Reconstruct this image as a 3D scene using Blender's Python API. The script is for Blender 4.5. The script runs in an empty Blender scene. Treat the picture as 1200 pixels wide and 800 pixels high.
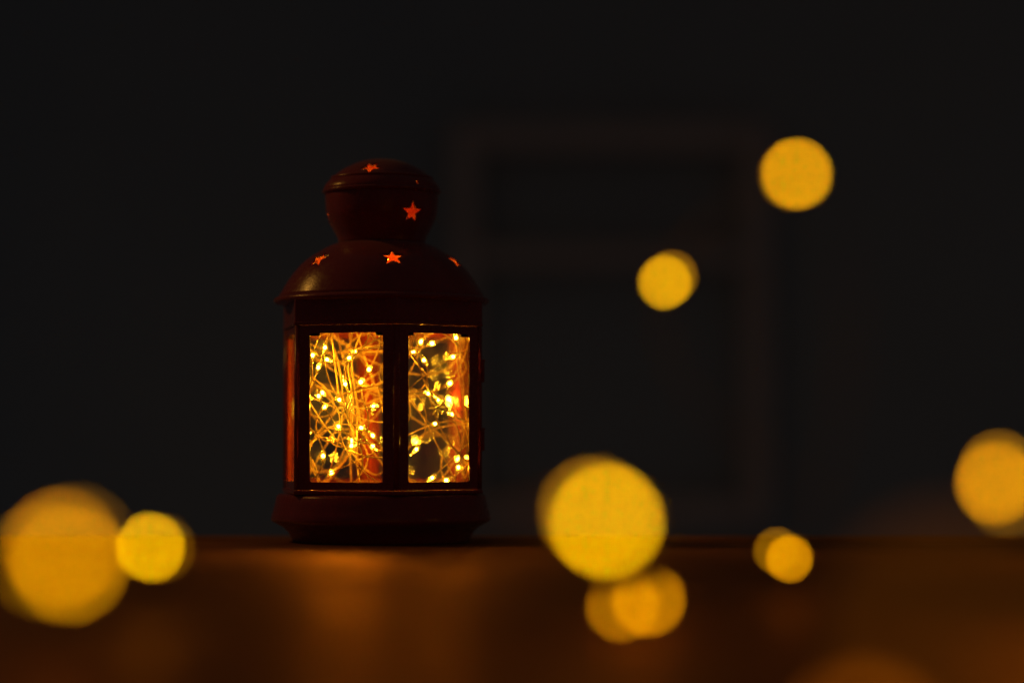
import bpy, bmesh, math, random
from mathutils import Vector, Matrix, Quaternion
from mathutils.geometry import delaunay_2d_cdt
R = math.radians
random.seed(11)
sc = bpy.context.scene
C = sc.collection

# ------------------------------------------------------------------ camera
F = 1200 * 85 / 36                     # focal length in photo pixels
HC = 0.0578                            # lens height above the table
PITCH = math.atan(110 / F)
LD = 1.328                             # distance to the lantern's axis
FOCUS = 1.285
cd = bpy.data.cameras.new('camera')
cd.lens = 85; cd.sensor_width = 36; cd.clip_start = 0.02; cd.clip_end = 50
cd.dof.use_dof = True; cd.dof.focus_distance = FOCUS; cd.dof.aperture_fstop = 1.8
cam = bpy.data.objects.new('camera', cd); C.objects.link(cam)
cam.location = (0, 0, HC); cam.rotation_euler = (R(90) + PITCH, 0, 0)
sc.camera = cam
CM = Matrix.Translation((0, 0, HC)) @ Matrix.Rotation(R(90) + PITCH, 4, 'X')
def at(px, py, z):                     # photo pixel at depth z -> point
    return CM @ Vector(((px - 600) / F * z, -(py - 400) / F * z, -z))
K = F * 0.085 / 1.8
def depth_for(D):                      # depth in front of the focus whose blur disc is D pixels wide
    return 1 / (D / K + 1 / FOCUS)

# ------------------------------------------------------------------ world, lamp, exposure
w = bpy.data.worlds.new('World'); sc.world = w; w.use_nodes = True
bg = w.node_tree.nodes['Background']
bg.inputs[0].default_value = (1.0, 0.97, 0.97, 1); bg.inputs[1].default_value = 0.0135
sc.view_settings.view_transform = 'Standard'; sc.view_settings.look = 'None'
sc.view_settings.exposure = 0; sc.view_settings.gamma = 1
sc.render.engine = 'CYCLES'
cy = sc.cycles
cy.use_denoising = True; cy.denoiser = 'OPENIMAGEDENOISE'; cy.denoising_prefilter = 'ACCURATE'
cy.use_adaptive_sampling = False
cy.max_bounces = 8; cy.transparent_max_bounces = 32
cy.caustics_reflective = False; cy.caustics_refractive = False
cy.sample_clamp_indirect = 3.0

LX = (447 - 600) / F * LD
LANG = math.atan(-LX / LD)             # turns local -Y towards the camera
LAN = Vector((LX, LD, 0))

ld = bpy.data.lights.new('warm_room_lamp', 'AREA'); ld.shape = 'RECTANGLE'
ld.size = 0.035; ld.size_y = 0.05; ld.energy = 0.19; ld.color = (1.0, 0.45, 0.06)
lo = bpy.data.objects.new('warm_room_lamp', ld); C.objects.link(lo)
lo.location = LAN + Vector((-0.42, 0.10, 0.43))
lo.rotation_euler = (LAN + Vector((0, 0, 0.14)) - lo.location).to_track_quat('-Z', 'Y').to_euler()

# ------------------------------------------------------------------ materials
def newmat(name):
    m = bpy.data.materials.new(name); m.use_nodes = True
    nt = m.node_tree; nt.nodes.clear()
    out = nt.nodes.new('ShaderNodeOutputMaterial')
    return m, nt, out
def nd(nt, typ, **kw):
    n = nt.nodes.new(typ)
    for k, v in kw.items(): setattr(n, k, v)
    return n
def ramp(nt, src, stops):
    r = nd(nt, 'ShaderNodeValToRGB'); el = r.color_ramp.elements
    while len(el) < len(stops): el.new(0.5)
    for e, (p, c) in zip(el, stops):
        e.position = p; e.color = c if len(c) == 4 else (*c, 1)
    nt.links.new(src, r.inputs[0]); return r
def coords(nt, scale=(1, 1, 1)):
    t = nd(nt, 'ShaderNodeTexCoord'); mp = nd(nt, 'ShaderNodeMapping')
    mp.inputs['Scale'].default_value = scale
    nt.links.new(t.outputs['Object'], mp.inputs['Vector']); return mp.outputs[0]
def noise(nt, vec, scale, detail=4, rough=0.55):
    n = nd(nt, 'ShaderNodeTexNoise'); n.inputs['Scale'].default_value = scale
    n.inputs['Detail'].default_value = detail; n.inputs['Roughness'].default_value = rough
    nt.links.new(vec, n.inputs['Vector']); return n.outputs['Fac']
def bump(nt, h, strength, dist):
    b = nd(nt, 'ShaderNodeBump'); b.inputs['Strength'].default_value = strength
    b.inputs['Distance'].default_value = dist
    nt.links.new(h, b.inputs['Height']); return b.outputs[0]

def mat_red():
    m, nt, out = newmat('red_lacquer')
    p = nd(nt, 'ShaderNodeBsdfPrincipled'); v = coords(nt)
    r = ramp(nt, noise(nt, v, 90, 5), [(0.3, (0.31, 0.013, 0.010)), (0.75, (0.38, 0.018, 0.012))])
    nt.links.new(r.outputs[0], p.inputs['Base Color'])
    rr = ramp(nt, noise(nt, v, 400, 3), [(0.35, (.20,)*3), (0.7, (.34,)*3)])
    nt.links.new(rr.outputs[0], p.inputs['Roughness'])
    p.inputs['Sheen Weight'].default_value = 0.2; p.inputs['Sheen Roughness'].default_value = 0.6
    nt.links.new(bump(nt, noise(nt, v, 1100, 2), 0.4, 0.00016), p.inputs['Normal'])
    nt.links.new(p.outputs[0], out.inputs[0]); return m
def mat_dark_metal():
    m, nt, out = newmat('dark_brown_enamel')
    p = nd(nt, 'ShaderNodeBsdfPrincipled'); v = coords(nt)
    r = ramp(nt, noise(nt, v, 300, 4), [(0.3, (0.05, 0.008, 0.007)), (0.8, (0.10, 0.014, 0.010))])
    nt.links.new(r.outputs[0], p.inputs['Base Color']); p.inputs['Roughness'].default_value = 0.35
    nt.links.new(p.outputs[0], out.inputs[0]); return m
def mat_glass():
    m, nt, out = newmat('window_glass')
    tr = nd(nt, 'ShaderNodeBsdfTransparent'); tr.inputs[0].default_value = (0.97, 0.96, 0.93, 1)
    gl = nd(nt, 'ShaderNodeBsdfGlossy'); gl.inputs['Roughness'].default_value = 0.03
    fr = nd(nt, 'ShaderNodeFresnel'); fr.inputs[0].default_value = 1.5
    mx = nd(nt, 'ShaderNodeMixShader')
    nt.links.new(fr.outputs[0], mx.inputs[0]); nt.links.new(tr.outputs[0], mx.inputs[1]); nt.links.new(gl.outputs[0], mx.inputs[2])
    # specks of dust and a thin film on the pane
    v = coords(nt)
    vo = nd(nt, 'ShaderNodeTexVoronoi'); vo.inputs['Scale'].default_value = 330; nt.links.new(v, vo.inputs['Vector'])
    s = ramp(nt, vo.outputs['Distance'], [(0.07, (.55,)*3), (0.16, (0,)*3)])
    gate = ramp(nt, noise(nt, v, 160, 2), [(0.52, (0,)*3), (0.66, (1,)*3)])
    film = ramp(nt, noise(nt, v, 60, 4), [(0.35, (0.0,)*3), (0.8, (0.022,)*3)])
    mu = nd(nt, 'ShaderNodeMath', operation='MULTIPLY'); nt.links.new(s.outputs[0], mu.inputs[0]); nt.links.new(gate.outputs[0], mu.inputs[1])
    ad = nd(nt, 'ShaderNodeMath', operation='ADD'); nt.links.new(mu.outputs[0], ad.inputs[0]); nt.links.new(film.outputs[0], ad.inputs[1])
    du = nd(nt, 'ShaderNodeBsdfTranslucent'); du.inputs[0].default_value = (0.8, 0.75, 0.65, 1)
    m2 = nd(nt, 'ShaderNodeMixShader')
    nt.links.new(ad.outputs[0], m2.inputs[0]); nt.links.new(mx.outputs[0], m2.inputs[1]); nt.links.new(du.outputs[0], m2.inputs[2])
    nt.links.new(m2.outputs[0], out.inputs[0]); return m
def mat_frost():
    m, nt, out = newmat('frosted_glass')
    tr = nd(nt, 'ShaderNodeBsdfTransparent'); tl = nd(nt, 'ShaderNodeBsdfTranslucent')
    tl.inputs[0].default_value = (0.95, 0.9, 0.8, 1)
    mx = nd(nt, 'ShaderNodeMixShader')
    r = ramp(nt, noise(nt, coords(nt), 500, 2), [(0.3, (0.55,)*3), (0.7, (0.85,)*3)])
    nt.links.new(r.outputs[0], mx.inputs[0]); nt.links.new(tr.outputs[0], mx.inputs[1]); nt.links.new(tl.outputs[0], mx.inputs[2])
    nt.links.new(mx.outputs[0], out.inputs[0]); return m
def mat_wire():
    m, nt, out = newmat('golden_wire')
    p = nd(nt, 'ShaderNodeBsdfPrincipled')
    r = ramp(nt, noise(nt, coords(nt), 120, 3), [(0.3, (0.46, 0.28, 0.085)), (0.7, (0.60, 0.39, 0.14))])
    nt.links.new(r.outputs[0], p.inputs['Base Color']); p.inputs['Roughness'].default_value = 0.3
    nt.links.new(p.outputs[0], out.inputs[0]); return m
def mat_resin():
    m, nt, out = newmat('clear_resin')
    tr = nd(nt, 'ShaderNodeBsdfTransparent'); tl = nd(nt, 'ShaderNodeBsdfTranslucent'); gl = nd(nt, 'ShaderNodeBsdfGlossy')
    tl.inputs[0].default_value = (0.95, 0.85, 0.6, 1); gl.inputs['Roughness'].default_value = 0.15
    m1 = nd(nt, 'ShaderNodeMixShader'); m2 = nd(nt, 'ShaderNodeMixShader')
    r = ramp(nt, noise(nt, coords(nt), 700, 2), [(0.3, (0.004,)*3), (0.7, (0.012,)*3)])
    nt.links.new(r.outputs[0], m1.inputs[0]); nt.links.new(tr.outputs[0], m1.inputs[1]); nt.links.new(tl.outputs[0], m1.inputs[2])
    fr = nd(nt, 'ShaderNodeFresnel'); fr.inputs[0].default_value = 1.45
    nt.links.new(fr.outputs[0], m2.inputs[0]); nt.links.new(m1.outputs[0], m2.inputs[1]); nt.links.new(gl.outputs[0], m2.inputs[2])
    nt.links.new(m2.outputs[0], out.inputs[0]); return m
def mat_emit(name, col, s):
    m, nt, out = newmat(name)
    e = nd(nt, 'ShaderNodeEmission'); e.inputs[0].default_value = (*col, 1); e.inputs[1].default_value = s
    nt.links.new(e.outputs[0], out.inputs[0]); return m
def mat_wood():
    m, nt, out = newmat('table_wood')
    p = nd(nt, 'ShaderNodeBsdfPrincipled')
    v = coords(nt, (3, 40, 40))
    g = noise(nt, v, 1.6, 8, 0.62)
    r = ramp(nt, g, [(0.25, (0.20, 0.075, 0.038)), (0.5, (0.34, 0.135, 0.065)), (0.75, (0.45, 0.20, 0.10))])
    pt = ramp(nt, noise(nt, coords(nt, (1, .5, 1)), 9, 3), [(0.35, (.55, .5, .48)), (0.65, (1.15, 1.1, 1.05))])
    mu = nd(nt, 'ShaderNodeMix', data_type='RGBA', blend_type='MULTIPLY'); mu.inputs['Factor'].default_value = 1
    nt.links.new(r.outputs[0], mu.inputs['A']); nt.links.new(pt.outputs[0], mu.inputs['B'])
    nt.links.new(mu.outputs['Result'], p.inputs['Base Color'])
    rr = ramp(nt, noise(nt, coords(nt), 14, 4), [(0.35, (.38,)*3), (0.7, (.66,)*3)])
    nt.links.new(rr.outputs[0], p.inputs['Roughness'])
    p.inputs['Specular IOR Level'].default_value = 0.0
    gs = nd(nt, 'ShaderNodeBsdfGlossy'); gs.inputs[0].default_value = (0.95, 0.48, 0.2, 1)
    nt.links.new(rr.outputs[0], gs.inputs['Roughness'])
    ms = nd(nt, 'ShaderNodeMixShader'); ms.inputs[0].default_value = 0.30
    nt.links.new(p.outputs[0], ms.inputs[1]); nt.links.new(gs.outputs[0], ms.inputs[2])
    nt.links.new(bump(nt, g, 0.3, 0.0006), p.inputs['Normal'])
    nt.links.new(ms.outputs[0], out.inputs[0]); return m
def mat_plain(name, c0, c1, scale, rough):
    m, nt, out = newmat(name)
    p = nd(nt, 'ShaderNodeBsdfPrincipled'); p.inputs['Roughness'].default_value = rough
    r = ramp(nt, noise(nt, coords(nt), scale, 6), [(0.3, c0), (0.7, c1)])
    nt.links.new(r.outputs[0], p.inputs['Base Color']); nt.links.new(p.outputs[0], out.inputs[0]); return m
M = dict(red=mat_red(), dark=mat_dark_metal(), glass=mat_glass(), frost=mat_frost(), wire=mat_wire(), resin=mat_resin(),
         wood=mat_wood(),
         wall=mat_plain('dark_wall_paint', (0.30, 0.325, 0.365), (0.335, 0.36, 0.40), 3, 0.85),
         frame=mat_plain('brown_wood_frame', (0.47, 0.38, 0.37), (0.54, 0.43, 0.42), 14, 0.6),
         copper=mat_plain('copper_wire', (0.35, 0.17, 0.06), (0.5, 0.26, 0.10), 80, 0.4))
LED = (1.0, 0.52, 0.055)
M['led'] = mat_emit('warm_led', (1.0, 0.46, 0.015), 440)

# ------------------------------------------------------------------ mesh helpers
def link(name, me, m, parent=None, smooth=False):
    o = bpy.data.objects.new(name, me); C.objects.link(o)
    if m is not None and not me.materials: me.materials.append(m)
    if smooth:
        for p in me.polygons: p.use_smooth = True
    if parent: o.parent = parent
    return o
def from_bm(bm, name):
    bmesh.ops.recalc_face_normals(bm, faces=bm.faces)
    me = bpy.data.meshes.new(name); bm.to_mesh(me); bm.free(); return me
def tag(o, label=None, cat=None, group=None, kind=None):
    if label: o['label'] = label
    if cat: o['category'] = cat
    if group: o['group'] = group
    if kind: o['kind'] = kind
    return o
def box_me(name, x0, x1, y0, y1, z0, z1, bev=0.0, seg=2):
    bm = bmesh.new()
    bmesh.ops.create_cube(bm, size=1, matrix=Matrix.Translation(((x0+x1)/2, (y0+y1)/2, (z0+z1)/2)) @ Matrix.Diagonal((x1-x0, y1-y0, z1-z0, 1)))
    if bev: bmesh.ops.bevel(bm, geom=bm.edges[:], offset=bev, segments=seg, affect='EDGES', profile=0.6)
    return from_bm(bm, name)
def revolve_me(name, prof, n=96):
    bm = bmesh.new(); rings = []
    for r, z in prof:
        if r < 1e-6: rings.append([bm.verts.new((0, 0, z))])
        else: rings.append([bm.verts.new((r*math.sin(2*math.pi*k/n), -r*math.cos(2*math.pi*k/n), z)) for k in range(n)])
    for a, b in zip(rings, rings[1:]):
        for k in range(n):
            k2 = (k+1) % n
            if len(a) == 1 and len(b) == 1: continue
            if len(a) == 1: bm.faces.new((a[0], b[k], b[k2]))
            elif len(b) == 1: bm.faces.new((a[k], a[k2], b[0]))
            else: bm.faces.new((a[k], a[k2], b[k2], b[k]))
    return from_bm(bm, name)
def smooth_prof(pts, per=5):           # Catmull-Rom through a profile
    out = []
    P = [pts[0]] + pts + [pts[-1]]
    for i in range(1, len(P)-2):
        p0, p1, p2, p3 = [Vector(q) for q in P[i-1:i+3]]
        for k in range(per):
            t = k/per
            out.append(0.5*((2*p1)+(p2-p0)*t+(2*p0-5*p1+4*p2-p3)*t*t+(3*p1-p0-3*p2+p3)*t**3))
    out.append(Vector(pts[-1])); return [(v.x, v.y) for v in out]
def star2d(ro, ri, n=5, rot=90):
    return [((ro if k % 2 == 0 else ri)*math.cos(R(rot+180*k/n)), (ro if k % 2 == 0 else ri)*math.sin(R(rot+180*k/n))) for k in range(2*n)]
def inside(poly, x, y):
    c = False; j = len(poly)-1
    for i in range(len(poly)):
        xi, yi = poly[i]; xj, yj = poly[j]
        if (yi > y) != (yj > y) and x < (xj-xi)*(y-yi)/(yj-yi)+xi: c = not c
        j = i
    return c
def shell_with_holes(name, prof, holes, nphi=120, ns=16, thick=0.0008):
    """A turned shell (profile given top to bottom) pierced by outlines; holes = (phi, z, [(dx, dy)...])."""
    S = [0.0]
    for a, b in zip(prof, prof[1:]): S.append(S[-1] + math.hypot(b[0]-a[0], b[1]-a[1]))
    def ev(s):
        s = min(max(s, 0), S[-1])
        for i in range(len(S)-1):
            if s <= S[i+1] + 1e-12:
                t = (s-S[i])/(S[i+1]-S[i]); return (prof[i][0]+(prof[i+1][0]-prof[i][0])*t, prof[i][1]+(prof[i+1][1]-prof[i][1])*t)
        return prof[-1]
    rref = max(p[0] for p in prof)
    polys = []
    for phi, z, out in holes:
        s = min((abs(ev(S[-1]*k/400)[1]-z), S[-1]*k/400) for k in range(401))[1]
        r = ev(s)[0]
        fine = []
        for i in range(len(out)):
            a, b = out[i], out[(i+1) % len(out)]
            for k in range(3): fine.append((a[0]+(b[0]-a[0])*k/3, a[1]+(b[1]-a[1])*k/3))
        polys.append([((phi+dx/r)*rref, s-dy) for dx, dy in fine])
    pts, edges = [], []
    for i in range(nphi+1):
        for j in range(ns+1):
            x, y = (-math.pi+2*math.pi*i/nphi)*rref, S[-1]*j/ns
            if any(inside([(px+(px-cx)*.25, py+(py-cy)*.25) for px, py in pl], x, y)
                   for pl in polys for cx, cy in [(sum(p[0] for p in pl)/len(pl), sum(p[1] for p in pl)/len(pl))]): continue
            pts.append(Vector((x, y)))
    for pl in polys:
        b0 = len(pts); n = len(pl)
        pts += [Vector(p) for p in pl]; edges += [(b0+k, b0+(k+1) % n) for k in range(n)]
    vo, eo, fo, *_ = delaunay_2d_cdt(pts, edges, [], 0, 1e-7)
    bm = bmesh.new(); vs = []
    for v in vo:
        r, z = ev(v.y); a = v.x/rref
        vs.append(bm.verts.new((r*math.sin(a), -r*math.cos(a), z)))
    for f in fo:
        cx = sum(vo[i].x for i in f)/3; cy_ = sum(vo[i].y for i in f)/3
        if any(inside(pl, cx, cy_) for pl in polys): continue
        try: bm.faces.new([vs[i] for i in f])
        except ValueError: pass
    bmesh.ops.remove_doubles(bm, verts=bm.verts, dist=2e-6)
    bmesh.ops.recalc_face_normals(bm, faces=bm.faces)
    if sum(f.normal.dot(Vector((f.calc_center_median().x, f.calc_center_median().y, 0))) for f in bm.faces) < 0:
        bmesh.ops.reverse_faces(bm, faces=bm.faces)
    me = bpy.data.meshes.new(name); bm.to_mesh(me); bm.free(); return me
def solid(o, t):
    md = o.modifiers.new('solid', 'SOLIDIFY'); md.thickness = t; md.offset = -1; return o
def catmull(P, step):
    out = []
    Q = [P[0]] + list(P) + [P[-1]]
    for i in range(1, len(Q)-2):
        p0, p1, p2, p3 = Q[i-1:i+3]
        n = max(2, int((p2-p1).length/step))
        for k in range(n):
            t = k/n
            out.append(0.5*((2*p1)+(p2-p0)*t+(2*p0-5*p1+4*p2-p3)*t*t+(3*p1-p0-3*p2+p3)*t**3))
    out.append(P[-1]); return out
def frames(path):
    T = [(path[min(i+1, len(path)-1)]-path[max(i-1, 0)]).normalized() for i in range(len(path))]
    n = T[0].orthogonal().normalized(); N = [n]
    for a, b in zip(T, T[1:]):
        q = a.rotation_difference(b); n = (q @ N[-1]); n = (n-b*n.dot(b)).normalized(); N.append(n)
    return T, N
def tube_into(bm, path, r, sides=6, twist=0.0, off=0.0, phase=0.0):
    T, N = frames(path); prev = None; L = 0
    for i, p in enumerate(path):
        if i: L += (p-path[i-1]).length
        n = N[i]; b = T[i].cross(n); c = p
        if off:
            a = phase+twist*L; c = p+(n*math.cos(a)+b*math.sin(a))*off
        ring = [bm.verts.new(c+(n*math.cos(2*math.pi*k/sides)+b*math.sin(2*math.pi*k/sides))*r) for k in range(sides)]
        if prev:
            for k in range(sides): bm.faces.new((prev[k], prev[(k+1) % sides], ring[(k+1) % sides], ring[k]))
        else: bm.faces.new(ring[::-1])
        prev = ring
    bm.faces.new(prev)
def blob_me(name, prof, n=12):
    return revolve_me(name, prof, n)
def ell_me(name, r, hl, n=14, m=8):
    return revolve_me(name, [(max(0, r*math.sin(math.pi*k/m)), -hl*math.cos(math.pi*k/m)) for k in range(m+1)], n)

# ------------------------------------------------------------------ setting: table top, wall
tt = link('table_top', box_me('table_top', -1.1, 1.1, -0.35, 1.40, -0.032, 0, 0.0025, 3), M['wood'])
tag(tt, 'brown wooden table top under the lantern', kind='structure')
WY = 2.5
wl = link('wall', box_me('wall', -2.6, 2.6, WY, WY+0.1, -1.0, 2.4), M['wall'])
tag(wl, 'dark wall behind the table', kind='structure')
# frame fixed on the wall
def wp(px, py, d=0.03):
    a, b = at(px, py, 1.0), Vector((0, 0, HC)); k = (WY-d)/a.y
    return b+(a-b)*k
fr = bpy.data.objects.new('window_frame', None); C.objects.link(fr)
c0 = wp(545, 160); c1 = wp(888, 300)
fr.location = ((c0.x+c1.x)/2, WY, wp(700, 600).z)
tag(fr, 'dim brown wooden window frame on the dark wall behind the lantern', 'window frame')
def fpart(name, x0, x1, z0, z1, dep):
    o = link(name, box_me(name, x0-fr.location.x, x1-fr.location.x, -dep, -0.002, z0-fr.location.z, z1-fr.location.z, 0.004), M['frame'], fr); return o
hw = 0.014
zt, zm, zb = c0.z, c1.z, wp(700, 600).z
fpart('stile', c0.x-hw, c0.x+hw, zb-hw, zt+hw, 0.03); fpart('stile', c1.x-hw, c1.x+hw, zb-hw, zt+hw, 0.03)
fpart('rail', c0.x+hw, c1.x-hw, zt-hw, zt+hw, 0.027); fpart('rail', c0.x+hw, c1.x-hw, zm-hw*.8, zm+hw*.8, 0.027)
fpart('rail', c0.x+hw, c1.x-hw, zb-hw, zb+hw, 0.027)

# ------------------------------------------------------------------ the lantern
lan = bpy.data.objects.new('lantern', None); C.objects.link(lan)
lan.location = LAN; lan.rotation_euler = (0, 0, LANG)
tag(lan, 'red metal lantern with six glass sides and star cut-outs in its domed top', 'lantern')
A0 = 8.0                                # azimuth of the front corner
def pol(r, deg, z=0): return Vector((r*math.sin(R(deg)), -r*math.cos(R(deg)), z))
RH = 0.0577
APO = RH*math.cos(R(30))
# base
base_prof = [(0, 0.0262), (.0500, .0262), (.0560, .0258), (.0572, .0245), (.0580, .0205), (.0592, .0160), (.0602, .0128), (.0598, .0114), (.0575, .0101),
             (.0535, .0080), (.0505, .0050), (.0488, .0018), (.0482, 0.0003), (.0470, 0.0), (.0440, 0.0012), (0, 0.0012)]
b = link('base', revolve_me('base', base_prof, 128), M['red'], lan, True)
# six-sided plates
def hex_me(name, r, z0, z1, bev, rin=0):
    bm = bmesh.new()
    if rin:
        o0 = [bm.verts.new(pol(r, A0+60*k, z0)) for k in range(6)]; o1 = [bm.verts.new(pol(r, A0+60*k, z1)) for k in range(6)]
        i0 = [bm.verts.new(pol(rin, A0+60*k, z0)) for k in range(6)]; i1 = [bm.verts.new(pol(rin, A0+60*k, z1)) for k in range(6)]
        for k in range(6):
            j = (k+1) % 6
            bm.faces.new((o0[k], o0[j], o1[j], o1[k])); bm.faces.new((i0[j], i0[k], i1[k], i1[j]))
            bm.faces.new((o1[k], o1[j], i1[j], i1[k])); bm.faces.new((o0[j], o0[k], i0[k], i0[j]))
    else:
        o0 = [bm.verts.new(pol(r, A0+60*k, z0)) for k in range(6)]; o1 = [bm.verts.new(pol(r, A0+60*k, z1)) for k in range(6)]
        for k in range(6):
            j = (k+1) % 6; bm.faces.new((o0[k], o0[j], o1[j], o1[k]))
        bm.faces.new(o1); bm.faces.new(o0[::-1])
    bmesh.ops.recalc_face_normals(bm, faces=bm.faces)
    bmesh.ops.bevel(bm, geom=bm.edges[:], offset=bev, segments=3, affect='EDGES', profile=0.5)
    return from_bm(bm, name)
link('floor_plate', hex_me('floor_plate', 0.0592, 0.0264, 0.0286, 0.0007), M['red'], lan)
link('upper_lip', hex_me('upper_lip', 0.0592, 0.1166, 0.1186, 0.0006, 0.0530), M['red'], lan)
link('collar', hex_me('collar', 0.0588, 0.1182, 0.1305, 0.0006, 0.0560), M['red'], lan)
# one side panel with a rounded opening, copied six times
WW, Z0, Z1 = 0.0420, 0.0330, 0.1122
def panel_me():
    hw_ = RH/2-0.0008; zb_, zt_ = 0.0287, 0.1165
    hole = []
    rr = 0.0016
    for cx, cz, a0 in ((WW/2-rr, Z1-rr, 0), (-WW/2+rr, Z1-rr, 90), (-WW/2+rr, Z0+rr, 180), (WW/2-rr, Z0+rr, 270)):
        for k in range(6): hole.append((cx+rr*math.cos(R(a0+18*k)), cz+rr*math.sin(R(a0+18*k))))
    outer = [(hw_, zt_), (-hw_, zt_), (-hw_, zb_), (hw_, zb_)]
    pts = [Vector(p) for p in hole+outer]; n = len(hole)
    ed = [(k, (k+1) % n) for k in range(n)]+[(n+k, n+(k+1) % 4) for k in range(4)]
    vo, eo, fo, *_ = delaunay_2d_cdt(pts, ed, [], 1, 1e-7)
    bm = bmesh.new(); vs = [bm.verts.new((v.x, -APO, v.y)) for v in vo]
    for f in fo:
        cx = sum(vo[i].x for i in f)/len(f); cz = sum(vo[i].y for i in f)/len(f)
        if not inside(hole, cx, cz): bm.faces.new([vs[i] for i in f])
    ex = bmesh.ops.extrude_face_region(bm, geom=bm.faces[:])
    for v in ex['geom']:
        if isinstance(v, bmesh.types.BMVert): v.co.y += 0.0012
    return from_bm(bm, 'side_panel')
pm = panel_me(); gm = box_me('glass_pane', -WW/2-.003, WW/2+.003, -APO+.0016, -APO+.0026, Z0-.0025, Z1+.0025)
def petal_me():
    bm = bmesh.new()
    for k in range(8):
        a = R(45*k+4); L = 0.0056 if k % 2 == 0 else 0.0050
        d = Vector((math.cos(a), 0, math.sin(a))); s = Vector((-math.sin(a), 0, math.cos(a)))
        o = Vector((0, -APO+.00145, (Z0+Z1)/2))
        prof = [(0.0008, .0002), (.0022, .00055), (.0042, .00062), (L, .0003), (L+.0003, 0.0001)]
        top, bot = [], []
        for t, hw_ in prof:
            top.append((bm.verts.new(o+d*t+s*hw_), bm.verts.new(o+d*t-s*hw_), bm.verts.new(o+d*t+Vector((0, -.0004, 0)))))
        for p, q in zip(top, top[1:]):
            bm.faces.new((p[0], q[0], q[2], p[2])); bm.faces.new((p[2], q[2], q[1], p[1]))
            bm.faces.new((p[1], q[1], q[0], p[0]))
    return from_bm(bm, 'star_motif')
pet = petal_me()
tabm = box_me('pane_clip', -.0026, .0026, -APO+.0013, -APO+.0030, -.0011, .0011, 0.0003, 1)
cor = []
bm = bmesh.new()
bmesh.ops.create_cone(bm, cap_ends=True, segments=16, radius1=0.0017, radius2=0.0017, depth=0.0876, matrix=Matrix.Translation((0, -RH+.0009, 0.0726)))
cm = from_bm(bm, 'corner_post')
for k in range(6):
    ang = R(A0-30+60*k)
    p = link('side_panel', pm, M['red'], lan); p.rotation_euler = (0, 0, ang)
    g = link('glass_pane', gm, M['glass'], lan); g.rotation_euler = (0, 0, ang)
    link('star_motif', pet, M['frost'], g)
    for sx in (-1, 1):
        t = link('pane_clip', tabm, M['dark'], p); t.location = (sx*(WW/2-.0022), 0, Z1-.0004)
    c = link('corner_post', cm, M['red'], lan, True); c.rotation_euler = (0, 0, R(A0+60*k))
# hinges of the opening side
for z in (0.055, 0.092):
    bm = bmesh.new()
    bmesh.ops.create_cone(bm, cap_ends=True, segments=14, radius1=.0011, radius2=.0011, depth=.011, matrix=Matrix.Translation(pol(RH+.0012, A0+60, z)))
    bmesh.ops.create_cone(bm, cap_ends=True, segments=14, radius1=.0014, radius2=.0014, depth=.0012, matrix=Matrix.Translation(pol(RH+.0012, A0+60, z+.0062)))
    link('hinge', from_bm(bm, 'hinge'), M['red'], lan)
# dome
st = star2d(.0064, .0027)
dome_prof = smooth_prof([(.0232, .1636), (.0255, .1629), (.0315, .1602), (.0416, .1537), (.0475, .1476), (.0512, .1425), (.0545, .1370), (.0568, .1331)], 5)
dome = link('dome', shell_with_holes('dome', dome_prof, [(R(((A0+60*k+180) % 360)-180), .1527, st) for k in range(6)], 132, 18), M['red'], lan, True)
solid(dome, .0008)
rim_prof = [(.0460, .1298), (.0580, .1298), (.0588, .1305), (.0592, .1314), (.0589, .1324), (.0580, .1330), (.0571, .1334), (.0560, .1337), (.0535, .1330), (.0525, .1310), (.0460, .1308), (.0460, .1298)]
link('dome_rim', revolve_me('dome_rim', rim_prof, 128), M['red'], lan, True)
# chimney
neck_prof = smooth_prof([(.0308, .1913), (.0310, .1870), (.0304, .1800), (.0291, .1755), (.0266, .1705), (.0243, .1660), (.0236, .1628)], 5)
neck = link('chimney', shell_with_holes('chimney', neck_prof, [(R(a), z, star2d(.0064, .0027)) for a, z in ((33.5, .1783), (-86.5, .1768), (153.5, .1775))], 96, 18), M['red'], lan, True)
solid(neck, .0008)
# cap
cap_prof = smooth_prof([(.0006, .2098), (.0070, .2094), (.0130, .2079), (.0190, .2053), (.0240, .2022), (.0268, .1998)], 4)[:-1] + \
           smooth_prof([(.0270, .1995), (.0280, .1986), (.0300, .1966), (.0316, .1943), (.0322, .1926), (.0320, .1914), (.0312, .1908)], 4)
slot = [(.0006, .001), (-.0006, .001), (-.0006, -.001), (.0006, -.001)]
cap = link('cap', shell_with_holes('cap', cap_prof, [(R(-15), .2030, star2d(.0062, .0026, rot=-90)), (R(105), .2030, star2d(.0062, .0026)), (R(-135), .2030, star2d(.0062, .0026)),
      (R(38), .1950, slot), (R(-142), .1950, slot)], 96, 20), M['red'], lan, True)
solid(cap, .0008)
cb = [(.0272, .1996), (.0277, .1999), (.0281, .1994), (.0284, .1986), (.0278, .1984)]
link('cap_bead', revolve_me('cap_bead', cb+[cb[0]], 96), M['red'], lan, True)
eb = [(.0300, .1905), (.0318, .1905), (.0326, .1911), (.0327, .1919), (.0322, .1926), (.0312, .1922), (.0300, .1912), (.0300, .1905)]
link('cap_brim', revolve_me('cap_brim', eb, 96), M['red'], lan, True)

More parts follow.
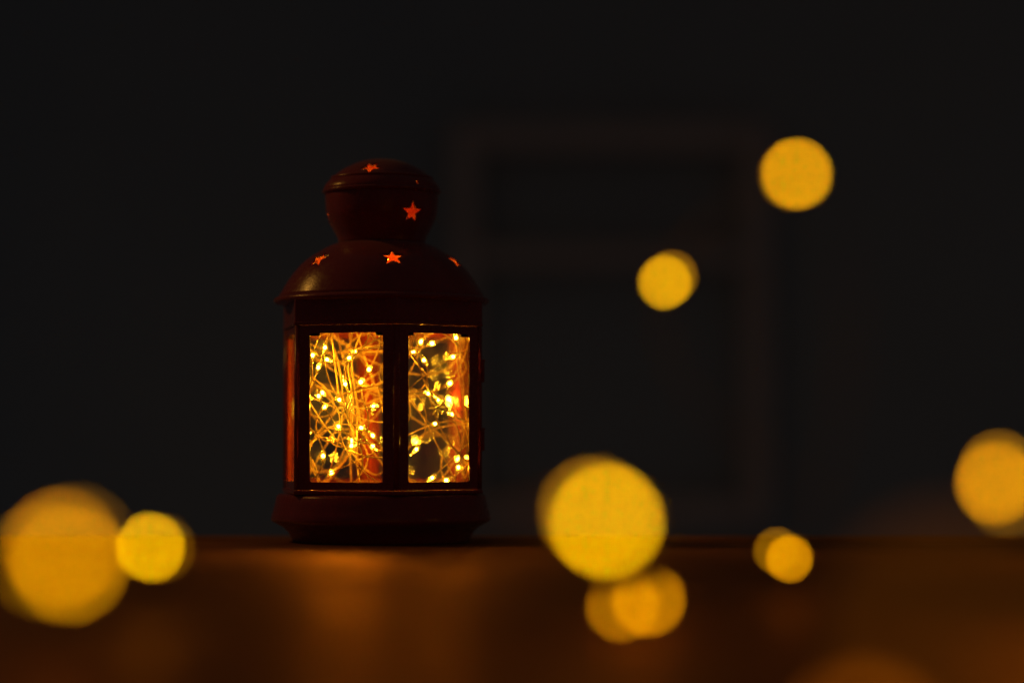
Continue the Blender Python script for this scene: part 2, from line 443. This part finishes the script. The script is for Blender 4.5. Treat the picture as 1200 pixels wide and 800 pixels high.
# ------------------------------------------------------------------ fairy lights packed inside the lantern
inn = bpy.data.objects.new('string_light', None); C.objects.link(inn)
inn.location = LAN+Vector((0, 0, 0.0286)); inn.rotation_euler = (0, 0, LANG)
tag(inn, 'tangled string of warm fairy lights packed inside the red lantern', 'string light')
MI = (Matrix.Translation(inn.location) @ Matrix.Rotation(LANG, 4, 'Z')).inverted()
def clampin(p, m=0.0035):
    lim = APO-m-.003
    q = p.copy()
    zr = q.z+.0286
    for _ in range(2):
        for k in range(6):
            n = pol(1, A0-30+60*k); d = q.dot(n)
            if d > lim: q -= n*(d-lim)
    if zr > .131:
        t = min(1, (zr-.131)/(.163-.131)); rl = .050+(.019-.050)*t
        if zr > .163: rl = .019
        r = math.hypot(q.x, q.y)
        if r > rl: q.x *= rl/r; q.y *= rl/r
    q.z = min(max(q.z, .0012), .150); return q
spots = [(362,415),(370,427),(387,409),(385,420),(409,416),(415,417),(378,459),(374,463),(363,463),(379,475),(400,467),(421,449),(438,477),(396,501),(421,500),(439,503),(410,523),(388,536),(362,513),(438,523),(402,448),(428,432),
         (485,412),(505,399),(534,395),(529,415),(501,460),(515,467),(531,455),(509,493),(531,485),(498,540),(532,544),(510,561),(521,560),(498,420)]
leds = []
for i, (px, py) in enumerate(spots):
    d = FOCUS+(random.uniform(.002, .022) if i % 3 else random.uniform(.02, .06))
    leds.append(('l', clampin(MI @ at(px, py, d), .005)))
for k in range(16):
    a = random.uniform(95, 280); leds.append(('l', pol(random.uniform(.02, .042), a, random.uniform(.004, .10))))
for k in range(9):
    leds.append(('l', clampin(pol(random.uniform(0, .03), random.uniform(0, 360), random.uniform(.098, .142)))))
def spring_walk(p, total, step, zlo, zhi, ymax=1.0):
    """Springy wire: a path of slowly changing curvature that slides along the walls it meets."""
    t = Vector((random.uniform(-1, 1), random.uniform(-1, 1), random.uniform(-1, 1))).normalized()
    ax = t.orthogonal().normalized(); rad = .03; left = 0; out = [p.copy()]; L = 0
    while L < total:
        if left <= 0:
            left = random.uniform(.03, .10); rad = random.choice((.012, .018, .026, .036, .05))
            axn = Vector((random.gauss(0, 1), random.gauss(0, 1), random.gauss(0, 1))).normalized()
            if axn.dot(ax) < 0: axn = -axn
        ax = (ax*.93+axn*.07).normalized()
        t = (t+ax.cross(t)*(step/rad)).normalized()
        q = p+t*step
        c = clampin(q, .0022); c.z = min(max(c.z, zlo), zhi); c.y = min(c.y, ymax)
        d = c-p
        if d.length > step*.2: t = (t*.55+d.normalized()*.45).normalized()
        if (c-q).length > 1e-6:
            inw = Vector((-c.x, -c.y, (zlo+zhi)/2-c.z)).normalized()
            t = (t+inw*.10).normalized()
        p = c; out.append(p.copy()); L += step; left -= step
    for _ in range(2):
        out = [out[0]]+[(out[i-1]+out[i]*2+out[i+1])/4 for i in range(1, len(out)-1)]+[out[-1]]
    return [clampin(q, .0018) for q in out]
path = spring_walk(Vector((0, -.01, .05)), 4.6, .0025, .0015, .098, 0.0) + spring_walk(Vector((0, 0, .05)), 2.4, .0025, .0015, .098) + spring_walk(Vector((0, 0, .10)), 1.0, .0025, .075, .148)
bm = bmesh.new()
cuts = [0]+[i for i in range(1, len(path)) if (path[i]-path[i-1]).length > .006]+[len(path)]
for a_, b_ in zip(cuts, cuts[1:]):
    if b_-a_ > 4:
        tube_into(bm, path[a_:b_], .00025, 5, 900, .00024, 0)
        tube_into(bm, path[a_:b_], .00025, 5, 900, .00024, math.pi)
# a bundle of feed wires gathered behind the left pane
for k in range(7):
    x = random.uniform(398, 420)
    q = [clampin(MI @ at(x+random.uniform(-30, 22), 380, FOCUS+random.uniform(.01, .06))), clampin(MI @ at(x-6, 425, FOCUS+random.uniform(.01, .03))),
         clampin(MI @ at(x, 470, FOCUS+random.uniform(.008, .025))), clampin(MI @ at(x+random.uniform(-8, 18), 520, FOCUS+random.uniform(.008, .03))),
         clampin(MI @ at(x+random.uniform(-30, 60), 566, FOCUS+random.uniform(.01, .05)))]
    tube_into(bm, [clampin(p, .002) for p in catmull(q, .003)], random.choice((.00036, .00044, .0005)), 6)
# sit every bulb on the wire nearest to its place
MW = MI.inverted(); CI = CM.inverted()
def proj(p):
    c = CI @ (MW @ p); return (600+F*c.x/-c.z, 400-F*c.y/-c.z, -c.z)
pp = [proj(p) for p in path]
moved = []
for (px, py), (kind, p) in zip(spots, leds):
    j = min(range(len(path)), key=lambda i: math.hypot(pp[i][0]-px, pp[i][1]-py)+max(0, pp[i][2]-FOCUS-.03)*300+sum(6 for k2, q2 in moved if (q2-path[i]).length < .006))
    moved.append((kind, path[j].copy()))
for kind, p in leds[len(spots):]:
    j = min(range(len(path)), key=lambda i: (path[i]-p).length); moved.append((kind, path[j].copy()))
leds = moved
link('wire', from_bm(bm, 'string_wire'), M['wire'], inn, True)
core = ell_me('bulb', .0007, .0009, 10, 6)
drop = revolve_me('resin_drop', [(0, -.0034), (.0009, -.0030), (.0015, -.0018), (.0016, -.0002), (.0014, .0016), (.0009, .0036), (.0005, .0052), (0, .0054)], 12)
for kind, p in leds:
    j = min(range(len(path)), key=lambda i: (path[i]-p).length)
    t = (path[min(j+2, len(path)-1)]-path[max(j-2, 0)]).normalized()
    if random.random() < .5: t = -t
    q = t.to_track_quat('Z', 'X')
    o = link('bulb', core, M['led'], inn, True); o.location = p; o.rotation_mode = 'QUATERNION'; o.rotation_quaternion = q
    link('resin_drop', drop, M['resin'], o, True)

# ------------------------------------------------------------------ loose fairy lights on the table in front of the lantern
loose = bpy.data.objects.new('string_light', None); C.objects.link(loose)
loose.location = (0, 0.6, 0)
tag(loose, 'loose string of warm fairy lights sprung in loops across the table, glowing out of focus', 'string light')
LO = Vector(loose.location)
#        bright px     disc  ratio  bright colour          dim offset  dim share
DISC = [((72, 642),   140, .11, (.245, .082, 0), [(9, 19, .98), (-20, 14, .40), (18, -6, .20)]),
        ((176, 641),   80, .135, (.73, .365, 0), [(13, 1, .10)]),
        ((711, 611),  134, .11, (.60, .30, 0), [(-14, -11, .30)]),
        ((729, 708),   85, .14,  (.43, .155, 0), []),
        ((760, 702),   85, .14,  (.43, .155, 0), []),
        ((925, 654),   54, .16,  (.56, .215, 0), [(-15, -9, .35)]),
        ((1168, 566),  96, .135, (.47, .175, 0), [(3, -14, .34), (12, 15, .18)]),
        ((934, 204),   82, .135, (.70, .30, 0), [(-5, 2, .12)]),
        ((779, 331),   62, .15,  (.585, .28, 0), [(8, -7, .30)]),
        ((1012, 874), 193, .30,  (.14, .030, 0), []),
        ((1110, 738), 285, .32, (.026, .0065, 0), [])]  # bulb added close to the lens for the soft glow at right
bulbs = []
for i, ((px, py), D, ratio, col, dims) in enumerate(DISC):
    z = depth_for(D); d = D*ratio
    r = d/2/F*z
    sphere = ell_me('bulb', r, r, 18, 10)
    k = 1/(ratio*ratio)
    mx = max(col)
    o = link('bulb', sphere, mat_emit('led_glow', tuple(c/mx for c in col), mx*k), loose, True)
    o.location = at(px, py, z)-LO
    bulbs.append(at(px, py, z))
    for dx, dy, share in dims:
        rr = r*.95
        t = link('added_glow', ell_me('added_glow', rr, rr, 14, 8), mat_emit('added_glow_mat', (1, .40, 0), mx*share*k/.9), o, True)  # added emitters imitate the bulb's offset reflection and stretch the left disc
        t.location = at(px+dx, py+dy, z*1.003)-at(px, py, z)
def tb(x, y, z=.0012): return Vector((x, y, z))
B = bulbs
fill_bulbs = [tb(.03, .30, .004), tb(.1525, .62, .022), tb(.275, 1.08, .03)]  # unseen bulbs outside the frame, added to brighten the table
wirepts = [tb(-.34, .42), tb(-.25, .44), tb(-.19, .50, .004), tb(-.13, .50, .012), B[0], tb(-.12, .65, .012), B[1], tb(-.075, .78), tb(-.01, .76), B[3]+Vector((-.004, 0, 0)), B[4]+Vector((.006, 0, 0)),
           tb(.07, .66, .012), at(785, 715, .575), at(708, 735, .575), tb(-.005, .57, .03), B[2]+Vector((.002, 0, .001)), tb(.02, .48, .02), fill_bulbs[0], tb(.045, .28, .02), B[10], B[9], tb(.10, .56), tb(.115, .70, .02), tb(.06, .80, .07), B[8], tb(.066, .79, .128), B[7], tb(.098, .70, .09), tb(.10, .80, .03), B[5], tb(.13, .80, .006), B[6], fill_bulbs[1], tb(.20, .70), tb(.26, .90), fill_bulbs[2], tb(.36, 1.12), tb(.5, 1.1)]
wirepts = [Vector((p.x, p.y, max(p.z, .0008)))-LO for p in wirepts]
bm = bmesh.new()
wp_ = [Vector((p.x, p.y, max(p.z, .0006))) for p in catmull(wirepts, .004)]
tube_into(bm, wp_, .00026, 6, 700, .00026, 0); tube_into(bm, wp_, .00026, 6, 700, .00026, math.pi)
link('wire', from_bm(bm, 'loose_wire'), M['copper'], loose, True)
em = mat_emit('added_fill_led', (1, .42, .01), 170)
es = ell_me('bulb', .0016, .0016, 14, 8)
for p in fill_bulbs:
    o = link('bulb', es, em, loose, True); o.location = p-LO
# added unseen blocker, cuts off the top of the lower disc pair
a0, a1 = at(716, 733, .575)-LO, at(778, 717, .575)-LO
bm = bmesh.new(); dv = (a1-a0).normalized()
tube_into(bm, [a0-dv*.0006, a0, a1, a1+dv*.0006], .0016, 12)
link('disc_blocker', from_bm(bm, 'disc_blocker'), M['dark'], loose, True)
